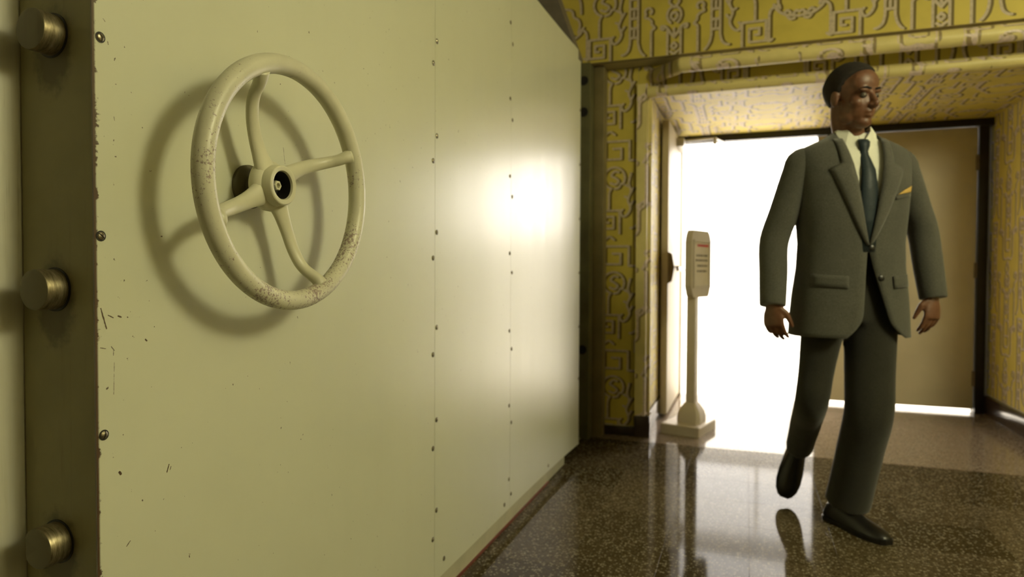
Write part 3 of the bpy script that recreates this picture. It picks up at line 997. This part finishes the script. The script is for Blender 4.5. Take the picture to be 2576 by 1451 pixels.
# hub: flared web plate, collar with a deep bore, nut inside, and the boss on the door
V, F = lathe_data([(HX - .018, .0001), (HX - .018, .034), (HX - .012, .045), (HX - .002, .047), (HX + .006, .043), (HX + .010, .0375), (HX + .0265, .0360), (HX + .0285, .0345), (HX + .0288, .0330),
                   (HX + .0270, .0265), (HX + .0235, .0250), (HX - .006, .0245), (HX - .006, .0001)], 48, 'X', (0, WY, WZ))
mesh_obj('hub', V, F, MAT['hub'], hw, True, 42)
V, F = lathe_data([(HX - .0062, .0245), (HX - .004, .0244), (HX - .004, .0001)], 32, 'X', (0, WY, WZ))
mesh_obj('bore_floor', V, F, MAT['black'], hw)
V, F = lathe_data([(HX - .004, .0245), (HX + .0232, .0248), (HX + .0232, .0243), (HX - .004, .0238)], 40, 'X', (0, WY, WZ), closed=True)
mesh_obj('bore_wall', V, F, MAT['black'], hw, True, 40)
V, F = lathe_data([(HX - .004, .0100), (HX + .014, .0098), (HX + .016, .0085), (HX + .016, .0050), (HX + .010, .0048), (HX + .010, .0001)], 6, 'X', (0, WY, WZ))
mesh_obj('spindle_nut', V, F, MAT['hub'], hw)
bmk = bmesh.new()
add_box(bmk, (HX - .004, WY - .0245, WZ + .004), (HX + .004, WY - .008, WZ + .0105), .001)
add_box(bmk, (HX - .004, WY - .014, WZ - .0235), (HX + .004, WY - .003, WZ - .010), .001)
bm_obj('hub_key', bmk, MAT['hub'], hw)
V, F = lathe_data([(FX - .002, .0001), (FX - .002, .040), (FX + .006, .040), (FX + .010, .034), (FX + .012, .020), (HX - .016, .019), (HX - .016, .0001)], 40, 'X', (0, WY, WZ))
mesh_obj('spindle_boss', V, F, MAT['core'], BD, True, 40)
#PERSON
# hinge gusset on the steel frame, above the end of the blast door
pg = [(-1.25, 2.255), (-.945, 2.255), (-.940, 2.275), (-1.052, 2.59), (-1.115, 2.77), (-1.25, 2.77)]
V = [(x, y, z) for y in (3.74, 3.90) for x, z in pg]
n = len(pg)
F = [tuple(range(n)), tuple(range(2 * n - 1, n - 1, -1))] + [(i, (i + 1) % n, (i + 1) % n + n, i + n) for i in range(n)]
mesh_obj('hinge_gusset', V, F, MAT['strut'], jm)

# ------------------------------------------------------------------ notice stand
ST = tag(empty('notice_stand', (-0.352, 4.326, 0)), 'cream pedestal notice stand on a square base before the bright doorway', 'sign stand')
e1, e2 = Vector((0.965, -0.262, 0)), Vector((0.262, 0.965, 0))
SC = Vector((-0.340, 4.325, 0))


def prism_rot(name, sections, m, parent, centre, a, b, smooth=False, corner=0.12):
    """stack of rounded rectangles (z, half a, half b)"""
    ring = [(1, -1 + corner), (1, 1 - corner), (1 - corner, 1), (-1 + corner, 1), (-1, 1 - corner), (-1, -1 + corner), (-1 + corner, -1), (1 - corner, -1)]
    V, F = [], []
    for z, ha, hb in sections:
        for u, v in ring:
            V.append(centre + a * (u * ha) + b * (v * hb) + Vector((0, 0, z)))
    k = len(ring)
    for i in range(len(sections) - 1):
        for j in range(k):
            F.append((i * k + j, i * k + (j + 1) % k, (i + 1) * k + (j + 1) % k, (i + 1) * k + j))
    F += [tuple(range(k - 1, -1, -1)), tuple((len(sections) - 1) * k + j for j in range(k))]
    return mesh_obj(name, V, F, m, parent, smooth, 35)


prism_rot('base', [(0, .125, .160), (.054, .125, .160), (.060, .120, .155)], MAT['stand'], ST, SC, e1, e2, False, .04)
PC = SC + e1 * 0.020
prism_rot('foot', [(.060, .074, .074), (.095, .074, .074), (.125, .068, .068), (.150, .056, .056), (.168, .044, .044), (.182, .037, .037)], MAT['stand'], ST, PC, e1, e2, True, .25)
prism_rot('pole', [(.165, .030, .030), (.875, .029, .029)], MAT['stand'], ST, PC, e1, e2, False, .15)
# the notice holder: concave-cornered frame, its face turned to the passage
sw, sn = Vector((.365, .931, 0)), Vector((.931, -.365, 0))
HC = Vector((-0.286, 4.335, 1.060))


def holder_outline(hw, hz, cut, cz):
    pts = []
    for sx, sz in ((1, 1), (-1, 1), (-1, -1), (1, -1)):
        c = [(hw, hz - cz)] + [(hw - cut * (1 - math.cos(math.radians(a))) - cut * .15, hz - cz * (1 - math.sin(math.radians(a)))) for a in (25, 50, 75)] + [(hw - cut, hz)]
        c = [(x * sx, z * sz) for x, z in c]
        if sx * sz < 0: c = c[::-1]
        pts += c
    return pts


def plate(name, outline, d0, d1, m, parent):
    k = len(outline)
    V = [HC + sw * s + Vector((0, 0, z)) + sn * d for d in (d0, d1) for s, z in outline]
    F = [tuple(range(k)), tuple(range(2 * k - 1, k - 1, -1))] + [(i, (i + 1) % k, (i + 1) % k + k, i + k) for i in range(k)]
    return mesh_obj(name, V, F, m, parent)


hold = plate('notice_holder', holder_outline(.140, .210, .040, .072), -.026, .016, MAT['stand'], ST)
rect = lambda a, b, c, d: [(a, c), (b, c), (b, d), (a, d)]
for r in (rect(-.118, -.104, -.150, .150), rect(.104, .118, -.150, .150), rect(-.104, .104, .136, .150), rect(-.104, .104, -.150, -.136)):
    plate('bezel', r, .0155, .026, MAT['stand'], hold)
sheet = plate('notice_sheet', rect(-.105, .105, -.137, .137), .0158, .0178, MAT['sheet'], hold)
plate('red_rule', rect(-.060, .098, .108, .122), .0176, .0186, MAT['inkred'], hold)
rnd = random.Random(3)
for zr, s0, s1 in ((.052, -.075, .085), (.022, -.085, .09), (-.012, -.06, .088), (-.046, -.065, .075)):
    s = s0
    while s < s1:
        w = rnd.uniform(.012, .034)
        plate('printed_word', rect(s, min(s + w, s1), zr - .0062, zr + .0062), .0176, .0184, MAT['ink'], hold)
        s += w + rnd.uniform(.005, .009)

# ------------------------------------------------------------------ the walking person
PE = tag(empty('person', (.37, 2.86, 0)), 'person in grey suit and dark tie walking past the bright doorway', 'person')
TC = Vector((.370, 2.815, 0))
TF, TL = Vector((.342, -.940, 0)), Vector((.940, .342, 0))     # chest direction, the person's own left
UP = Vector((0, 0, 1))


def T(l, f, z):
    return TC + TL * l + TF * f + UP * z


def remeshed(parts, voxel, smooth_it=3, smooth_f=0.5):
    V, F = merge(*parts)
    me = bpy.data.meshes.new('tmp')
    me.from_pydata([tuple(v) for v in V], [], F)
    bm = bmesh.new(); bm.from_mesh(me); bmesh.ops.recalc_face_normals(bm, faces=bm.faces); bm.to_mesh(me); bm.free()
    o = bpy.data.objects.new('tmp', me); COL.objects.link(o)
    r = o.modifiers.new('r', 'REMESH'); r.mode = 'VOXEL'; r.voxel_size = voxel; r.use_smooth_shade = True
    s = o.modifiers.new('s', 'SMOOTH'); s.iterations = smooth_it; s.factor = smooth_f
    dg = bpy.context.evaluated_depsgraph_get()
    dg.update()
    out = bpy.data.meshes.new_from_object(o.evaluated_get(dg))
    bpy.data.objects.remove(o)
    bpy.data.meshes.remove(me)
    out.materials.clear()
    return out


def ellipsoid(c, X, Y, Z, rx, ry, rz, nu=20, nv=12):
    V, F = [], []
    for i in range(1, nv):
        ph = math.pi * i / nv
        for k in range(nu):
            a = 2 * math.pi * k / nu
            V.append(c + X * (rx * math.sin(ph) * math.cos(a)) + Y * (ry * math.sin(ph) * math.sin(a)) + Z * (rz * math.cos(ph)))
    for i in range(nv - 2):
        for k in range(nu):
            k2 = (k + 1) % nu
            F.append((i * nu + k, i * nu + k2, (i + 1) * nu + k2, (i + 1) * nu + k))
    V += [c + Z * rz, c - Z * rz]
    t, b = len(V) - 2, len(V) - 1
    for k in range(nu):
        k2 = (k + 1) % nu
        F.append((t, k2, k))
        F.append((b, (nv - 2) * nu + k, (nv - 2) * nu + k2))
    return V, F


# ---- torso rings: (z, half width, front depth, back depth)
RINGS = [(.765, .212, .135, .150), (.84, .208, .132, .148), (.92, .202, .130, .138), (1.02, .190, .126, .120), (1.12, .186, .126, .113), (1.24, .198, .131, .120),
         (1.34, .205, .130, .126), (1.40, .208, .118, .122), (1.44, .208, .102, .113), (1.468, .196, .088, .104), (1.490, .150, .076, .094), (1.510, .100, .064, .083), (1.535, .070, .050, .076)]
RZ = np.array([r[0] for r in RINGS])


def ring_at(z):
    return [float(np.interp(z, RZ, [r[i] for r in RINGS])) for i in (1, 2, 3)]


NEXP = 2.45


def front_f(l, z, off=0.0):
    hw, fd, bd = ring_at(z)
    q = min(0.999, abs(l) / hw)
    return fd * (1 - q ** NEXP) ** (1 / NEXP) + off


def V_edge(z):
    """half-opening of the jacket front: (person's right, person's left)"""
    zb = 1.10
    if z >= zb:
        t = (z - zb) / (1.50 - zb)
        w = .074 * t ** .92 + .002
        return w, w
    t = (zb - z) / (zb - .765)
    return .002 + .018 * t + .055 * max(0, (t - .72) / .28) ** 2, .002 + .105 * t ** 1.15 + .05 * max(0, (t - .8) / .2) ** 2


def torso_shell(zs, edge, grow=0.0, seg=56):
    V, F = [], []
    for z in zs:
        hw, fd, bd = ring_at(z)
        hw, fd, bd = hw + grow, fd + grow, bd + grow
        wr_e, wl_e = edge(z)
        e = 2 / NEXP
        p0 = math.asin(min(1, (min(wl_e, hw * .98) / hw)) ** (1 / e))
        p1 = 2 * math.pi - math.asin(min(1, (min(wr_e, hw * .98) / hw)) ** (1 / e))
        for k in range(seg):
            p = p0 + (p1 - p0) * k / (seg - 1)
            s, c = math.sin(p), math.cos(p)
            l = hw * math.copysign(abs(s) ** e, s)
            f = (fd if c > 0 else bd) * math.copysign(abs(c) ** e, c)
            V.append(T(l, f, z))
    for i in range(len(zs) - 1):
        for k in range(seg - 1):
            F.append((i * seg + k, i * seg + k + 1, (i + 1) * seg + k + 1, (i + 1) * seg + k))
    return V, F


def spline_tube(ctrl, seg=20, n=5, ref=UP, caps=True):
    """ctrl rows: x, y, z, ru, rv"""
    q = catmull(ctrl, n)
    return tube_data([Vector(r[:3]) for r in q], [(float(r[3]), float(r[4])) for r in q], seg, ref, caps)


R_SH, R_EL, R_WR = T(-.188, 0, 1.425), Vector((.098, 2.745, 1.125)), Vector((.094, 2.685, .895))
L_SH, L_EL, L_WR = T(.188, -.005, 1.425), Vector((.640, 2.945, 1.165)), Vector((.668, 2.905, .925))


def sleeve(sh, el, wr, sgn):
    a = T(sgn * .120, 0, 1.437)
    b = T(sgn * .203, -.003, 1.380)
    mid = b.lerp(el, .55)
    fore = el.lerp(wr, .55)
    rows = [(*a, .040, .040), (*sh, .048, .048), (*b, .052, .053), (*mid, .050, .052), (*el, .0485, .049), (*fore, .0465, .0465), (*wr, .043, .043)]
    end = wr + (wr - el).normalized() * .012
    rows.append((*end, .0425, .0425))
    return spline_tube(rows, 24, 5, TF)


zs = [.765 + (1.530 - .765) * i / 46 for i in range(47)]
zs = sorted(set(zs + [1.10]))
jk = merge(torso_shell(zs, V_edge), sleeve(R_SH, R_EL, R_WR, -1), sleeve(L_SH, L_EL, L_WR, 1))
jacket = mesh_obj('jacket', jk[0], jk[1], MAT['suit'], PE, True, 60)
sol = jacket.modifiers.new('thickness', 'SOLIDIFY'); sol.thickness = .005; sol.offset = 1


def lapel(sgn):
    rows = []
    for i in range(25):
        t = i / 24
        z = 1.105 + t * (1.500 - 1.105)
        inner = V_edge(z)[0] - .003
        w = .006 + .078 * min(1, t / .72) ** .8 if t < .745 else .040 - .012 * (t - .745) / .255
        outer = min(inner + w, ring_at(z)[0] * .93)
        row = []
        for k in range(5):
            l = inner + (outer - inner) * k / 4
            bulge = .010 + .006 * math.sin(math.pi * k / 4)
            row.append(T(sgn * l, front_f(l, z, bulge), z))
        rows.append(row)
    V = [p for r in rows for p in r]
    F = [(i * 5 + k, i * 5 + k + 1, i * 5 + k + 6, i * 5 + k + 5) for i in range(24) for k in range(4)]
    o = mesh_obj('lapel', V, F, MAT['lapel'], jacket, True)
    s = o.modifiers.new('thickness', 'SOLIDIFY'); s.thickness = .004; s.offset = 0


lapel(1); lapel(-1)
for zb in (1.095, .985):
    V, F = lathe_data([(0, .0001), (0, .010), (.003, .0105), (.0045, .008), (.0045, .0001)], 16, 'Y')
    rot = Matrix(((TL.x, -TF.x, 0), (TL.y, -TF.y, 0), (0, 0, 1)))
    c = T(.012 if zb > 1.05 else -.004 + V_edge(zb)[1] + .02, front_f(.012 if zb > 1.05 else V_edge(zb)[1] + .02, zb, .006), zb)
    V = [c + Vector((TL.x * v.x + TF.x * v.y, TL.y * v.x + TF.y * v.y, v.z)) for v in V]
    mesh_obj('button', V, F, MAT['shoe'], jacket, True, 40)
# chest pocket welt and flap pockets
def surf_patch(name, corners, off, m, parent, nx=8, nz=3, thick=.004):
    (l0, z0), (l1, z1), (l2, z2), (l3, z3) = corners
    V = []
    for i in range(nx + 1):
        for k in range(nz + 1):
            a, b = i / nx, k / nz
            l = (l0 * (1 - a) + l1 * a) * (1 - b) + (l3 * (1 - a) + l2 * a) * b
            z = (z0 * (1 - a) + z1 * a) * (1 - b) + (z3 * (1 - a) + z2 * a) * b
            V.append(T(l, front_f(l, z, off), z))
    F = [(i * (nz + 1) + k, (i + 1) * (nz + 1) + k, (i + 1) * (nz + 1) + k + 1, i * (nz + 1) + k + 1) for i in range(nx) for k in range(nz)]
    o = mesh_obj(name, V, F, m, parent, True)
    s = o.modifiers.new('thickness', 'SOLIDIFY'); s.thickness = thick; s.offset = 0
    return o


surf_patch('pocket_welt', [(.098, 1.270), (.178, 1.288), (.178, 1.308), (.098, 1.290)], .008, MAT['lapel'], jacket)
surf_patch('pocket_flap', [(-.180, .955), (-.070, .948), (-.070, .992), (-.180, 1.0)], .010, MAT['suit'], jacket)
surf_patch('pocket_flap', [(.100, .948), (.180, .955), (.180, 1.0), (.095, .992)], .010, MAT['suit'], jacket)
surf_patch('pocket_square', [(.104, 1.288), (.172, 1.302), (.178, 1.325), (.135, 1.306)], .011, MAT['square'], PE, 8, 4, .005)

# ---- shirt with collar, tie
shirt = mesh_obj('shirt', *torso_shell([1.078 + i * .015 for i in range(31)], lambda z: (.0005, .0005), -.010), MAT['shirt'], PE, True)
for sgn in (-1, 1):
    pts = [(.006, .062, 1.492), (.030, .072, 1.446), (.062, .058, 1.470), (.074, .018, 1.530), (.066, -.030, 1.555), (.058, .010, 1.560), (.040, .044, 1.535)]
    V = [T(sgn * a, b + .014, c - .004) for a, b, c in pts]
    F = [(0, 1, 2, 6), (6, 2, 3, 5), (5, 3, 4)]
    o = mesh_obj('collar', V, F, MAT['shirt'], shirt, False)
    s = o.modifiers.new('thickness', 'SOLIDIFY'); s.thickness = .004; s.offset = 0
V, F = [], []
tie_rows = [(1.498, .019, .078), (1.488, .022, .088), (1.470, .020, .090), (1.452, .0145, .088), (1.440, .017, .090), (1.38, .026, None), (1.30, .033, None), (1.20, .037, None), (1.08, .040, None)]
for z, hw_, f in tie_rows:
    for k in range(7):
        l = -hw_ + 2 * hw_ * k / 6
        ff = (f if f is not None else front_f(0, z, -.001)) + .008 * (1 - (abs(l) / hw_) ** 2)
        V.append(T(l + .002, ff, z))
for i in range(len(tie_rows) - 1):
    for k in range(6):
        F.append((i * 7 + k, i * 7 + k + 1, (i + 1) * 7 + k + 1, (i + 1) * 7 + k))
tie = mesh_obj('tie', V, F, MAT['tie'], PE, True)
s = tie.modifiers.new('thickness', 'SOLIDIFY'); s.thickness = .006; s.offset = -1

# ---- legs
L_HIP, L_KN, L_AN = T(.088, -.005, .90), Vector((.442, 2.800, .475)), Vector((.392, 2.915, .095))
R_HIP, R_KN, R_AN = T(-.088, .005, .90), Vector((.243, 2.785, .512)), Vector((.222, 3.105, .240))
LFD = Vector((.62, -.785, 0)).normalized()
RFD = Vector((-.06, -.085, -.23)).normalized()


def leg_tube(h, k, a, radii, drop):
    e = a + (a - k).normalized() * drop
    rows = [(*(h + UP * .03), radii[0], radii[0]), (*h.lerp(k, .28), radii[1], radii[1]), (*h.lerp(k, .68), radii[2], radii[2]), (*k, radii[3], radii[3]),
            (*k.lerp(a, .35), radii[4], radii[4]), (*k.lerp(a, .75), radii[5], radii[5]), (*e, radii[6], radii[6])]
    return spline_tube(rows, 22, 5, TL)


hips = spline_tube([(*T(0, -.008, 1.135), .150, .098), (*T(0, -.01, 1.06), .155, .100), (*T(0, -.01, .98), .162, .104), (*T(0, -.012, .90), .168, .108), (*T(0, -.012, .82), .165, .105)], 28, 4, TF)
legs = [hips, leg_tube(L_HIP, L_KN, L_AN, (.092, .092, .088, .086, .084, .083, .085), .012), leg_tube(R_HIP, R_KN, R_AN, (.088, .077, .065, .062, .060, .057, .056), -.01)]
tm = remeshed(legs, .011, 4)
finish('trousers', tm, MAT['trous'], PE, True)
# ---- shoes
SHOE = [(0, .022, .050), (.012, .031, .070), (.05, .035, .092), (.09, .037, .096), (.13, .041, .078), (.18, .046, .060), (.225, .046, .050), (.262, .039, .042), (.286, .026, .033), (.296, .012, .022)]


def shoe(heel, fd, up):
    side = up.cross(fd).normalized()
    V, F = [], []
    for s_, w, h in SHOE:
        ring = [(-w, .014), (-w * 1.02, .020)] + [(-w * math.cos(a), .016 + (h - .016) * math.sin(a)) for a in [math.pi * q / 10 for q in range(1, 10)]] + [(w * 1.02, .020), (w, .014)]
        for x, z in ring:
            V.append(heel + fd * s_ + side * x + up * z)
    k = 13
    for i in range(len(SHOE) - 1):
        for j in range(k):
            F.append((i * k + j, i * k + (j + 1) % k, (i + 1) * k + (j + 1) % k, (i + 1) * k + j))
    F += [tuple(range(k - 1, -1, -1)), tuple((len(SHOE) - 1) * k + j for j in range(k))]
    o = mesh_obj('shoe', V, F, MAT['shoe'], PE, True, 50)
    V, F = [], []
    for s_, w, h in SHOE:
        lift = .0 if s_ < .075 else (.006 if s_ < .10 else .0)
        for x, z in ((-w - .004, .016), (w + .004, .016), (w + .004, lift), (-w - .004, lift)):
            V.append(heel + fd * (s_ * 1.012 - .002) + side * x + up * z)
    for i in range(len(SHOE) - 1):
        for j in range(4):
            F.append((i * 4 + j, i * 4 + (j + 1) % 4, (i + 1) * 4 + (j + 1) % 4, (i + 1) * 4 + j))
    F += [(3, 2, 1, 0), tuple((len(SHOE) - 1) * 4 + j for j in range(4))]
    mesh_obj('sole', V, F, MAT['shoe'], o)


L_HEEL = Vector((.503, 2.745, 0)) - LFD * .290
shoe(L_HEEL, LFD, UP)
r_up = (UP * .4 + Vector((.05, -.95, 0)))
r_up = (r_up - r_up.dot(RFD) * RFD).normalized()
R_HEEL = Vector((.168, 3.075, .042)) - RFD * .285
shoe(R_HEEL - r_up * .02, RFD, r_up)

# ---- body: one continuous skin surface (head, neck, trunk, limbs, hands)
HCN = Vector((.366, 2.765, 1.664))
yaw = math.radians(-50)
HF0 = Vector((math.cos(yaw), math.sin(yaw), 0))
HL0 = Vector((-math.sin(yaw), math.cos(yaw), 0))
tilt = math.radians(7)
HF = (HF0 * math.cos(tilt) - UP * math.sin(tilt)).normalized()
HU = (UP * math.cos(tilt) + HF0 * math.sin(tilt)).normalized()
roll = math.radians(3)
HL = (HL0 * math.cos(roll) + HU * math.sin(roll)).normalized()
HU = HF.cross(HL).normalized() * -1
if HU.z < 0: HU = -HU


def Hd(l, f, z):
    return HCN + HL * l + HF * f + HU * z


def el(l, f, z, a, b, c):
    return ellipsoid(Hd(l, f, z), HL, HF, HU, a, b, c)


head = [el(0, -.014, .030, .0745, .095, .085), el(0, .024, -.040, .0600, .064, .078), el(0, .050, -.098, .034, .032, .024), el(0, .046, .040, .060, .040, .052),
        el(.040, .052, -.030, .023, .024, .022), el(-.040, .052, -.030, .023, .024, .022), el(.026, .077, .012, .026, .012, .009), el(-.026, .077, .012, .026, .012, .009),
        el(.044, .012, -.080, .018, .036, .026), el(-.044, .012, -.080, .018, .036, .026),
        el(0, .082, -.062, .022, .011, .007), el(0, .080, -.076, .018, .011, .007), el(.011, .094, -.040, .008, .009, .007), el(-.011, .094, -.040, .008, .009, .007),
        el(.078, -.010, -.012, .009, .018, .031), el(-.078, -.010, -.012, .009, .018, .031),
        spline_tube([(*Hd(0, .078, .012), .008, .008), (*Hd(0, .094, -.016), .009, .009), (*Hd(0, .106, -.036), .011, .010), (*Hd(0, .092, -.047), .009, .007)], 12, 4, HL)]
neck = spline_tube([(*Hd(0, -.025, -.02), .055, .058), (*Hd(0, -.022, -.085), .054, .057), (*T(0, -.012, 1.50), .058, .058), (*T(0, -.01, 1.43), .075, .070), (*T(0, -.01, 1.36), .12, .085)], 24, 5, TF)
trunk = spline_tube([(*T(0, -.01, 1.44), .135, .070), (*T(0, -.008, 1.36), .165, .095), (*T(0, -.005, 1.22), .160, .098), (*T(0, -.005, 1.08), .148, .092), (*T(0, -.01, .95), .150, .100), (*T(0, -.01, .84), .140, .095)], 24, 4, TF)


def limb(a, b, c, r0, r1, r2, r3):
    return spline_tube([(*a, r0, r0), (*a.lerp(b, .5), (r0 + r1) / 2, (r0 + r1) / 2), (*b, r1, r1), (*b.lerp(c, .4), r2, r2), (*c, r3, r3)], 16, 4, TF)


def hand(wr, d, s, curl, spread=1.0):
    """wr wrist, d along the hand, s towards the thumb side; palm faces n"""
    d = d.normalized()
    s = (s - s.dot(d) * d).normalized()
    n = d.cross(s).normalized()
    if n.dot(TF) > 0: n = -n             # palms face backwards on relaxed arms
    out = [spline_tube([(*(wr - d * .03), .026, .020), (*(wr + d * .010), .027, .018), (*(wr + d * .045), .039, .0165), (*(wr + d * .078), .041, .0145), (*(wr + d * .092), .037, .0115)], 18, 4, n)]
    for off, ln, c in ((.0305, .070, .9), (.0105, .079, 1.0), (-.0100, .073, 1.1), (-.0295, .057, 1.25)):
        p = wr + d * (.082 - abs(off) * .18) + s * off
        ang = 0.12
        pts = [p]
        dirn = (d + s * (off * 2.0 * spread)).normalized()
        for fr in (.44, .32, .24):
            ang += curl * c
            v = (dirn * math.cos(ang) + n * math.sin(ang))
            pts.append(pts[-1] + v * ln * fr)
        rr = [.0092, .0086, .0078, .0062]
        out.append(tube_data(pts, rr, 12, s))
        out.append(ellipsoid(pts[-1], d, s, n, .0062, .0062, .0062, 10, 8))
    p = wr + d * .022 + s * .024
    v1 = (d * .62 + s * .62 + n * .35).normalized()
    v2 = (d * .90 + s * .22 + n * .35).normalized()
    pts = [p, p + v1 * .032, p + v1 * .032 + v2 * .028, p + v1 * .032 + v2 * .052]
    out.append(tube_data(pts, [.0135, .0115, .0098, .0072], 12, n))
    out.append(ellipsoid(pts[-1], d, s, n, .0072, .0072, .0072, 10, 8))
    return out


parts = head + [neck, trunk,
                limb(T(-.15, 0, 1.41), R_EL, R_WR, .050, .040, .038, .027), limb(T(.15, 0, 1.41), L_EL, L_WR, .050, .040, .038, .027),
                limb(L_HIP, L_KN, L_AN, .070, .052, .047, .036), limb(R_HIP, R_KN, R_AN, .060, .043, .040, .035)]
parts += hand(R_WR - UP * .004, Vector((.06, -.05, -1)), Vector((.85, -.5, 0)), .30)
parts += hand(L_WR - UP * .004, Vector((-.02, -.10, -1)), Vector((-.75, -.65, 0)), .24)
bmz = remeshed(parts, .0046, 2, .5)
finish('body', bmz, MAT['skin'], PE, True)
for sg in (-1, 1):
    e = mesh_obj('eye', *el(sg * .0285, .0735, -.006, .0108, .0108, .0108), MAT['eye'], PE, True)
    mesh_obj('iris', *ellipsoid(Hd(sg * .0285 + .002, .0825, -.007), HL, HF, HU, .0052, .0032, .0052, 14, 8), MAT['iris'], e, True)
    mesh_obj('eyebrow', *tube_data([Hd(sg * .012, .090, .0165), Hd(sg * .030, .088, .021), Hd(sg * .047, .074, .016)], [.0035, .0042, .0025], 8), MAT['hair'], PE, True)
# hair: a shell over the skull that tucks under the skin at the hairline
V, F = [], []
nu, nv = 56, 34
for i in range(nv + 1):
    ph = math.pi * i / nv
    for k in range(nu):
        a = 2 * math.pi * k / nu
        x, y, z = math.sin(ph) * math.cos(a), math.sin(ph) * math.sin(a), math.cos(ph)
        # hairline height as a function of how far forward the point lies
        line = np.interp(y, [-1, -.45, -.05, .22, .40, .62, .85], [-.80, -.78, -.40, -.22, .25, .52, .62])
        s_ = max(0.0, min(1.0, (z - line) / .16 + .5)); s_ = s_ * s_ * (3 - 2 * s_)
        g = .90 + s_ * (.215 + .012 * math.sin(9 * a) * math.sin(7 * ph))
        V.append(Hd(x * .0745 * g, -.014 + y * .095 * g, .030 + z * .085 * g))
for i in range(nv):
    for k in range(nu):
        F.append((i * nu + k, i * nu + (k + 1) % nu, (i + 1) * nu + (k + 1) % nu, (i + 1) * nu + k))
mesh_obj('hair', V, F, MAT['hair'], PE, True, flip_check=True)
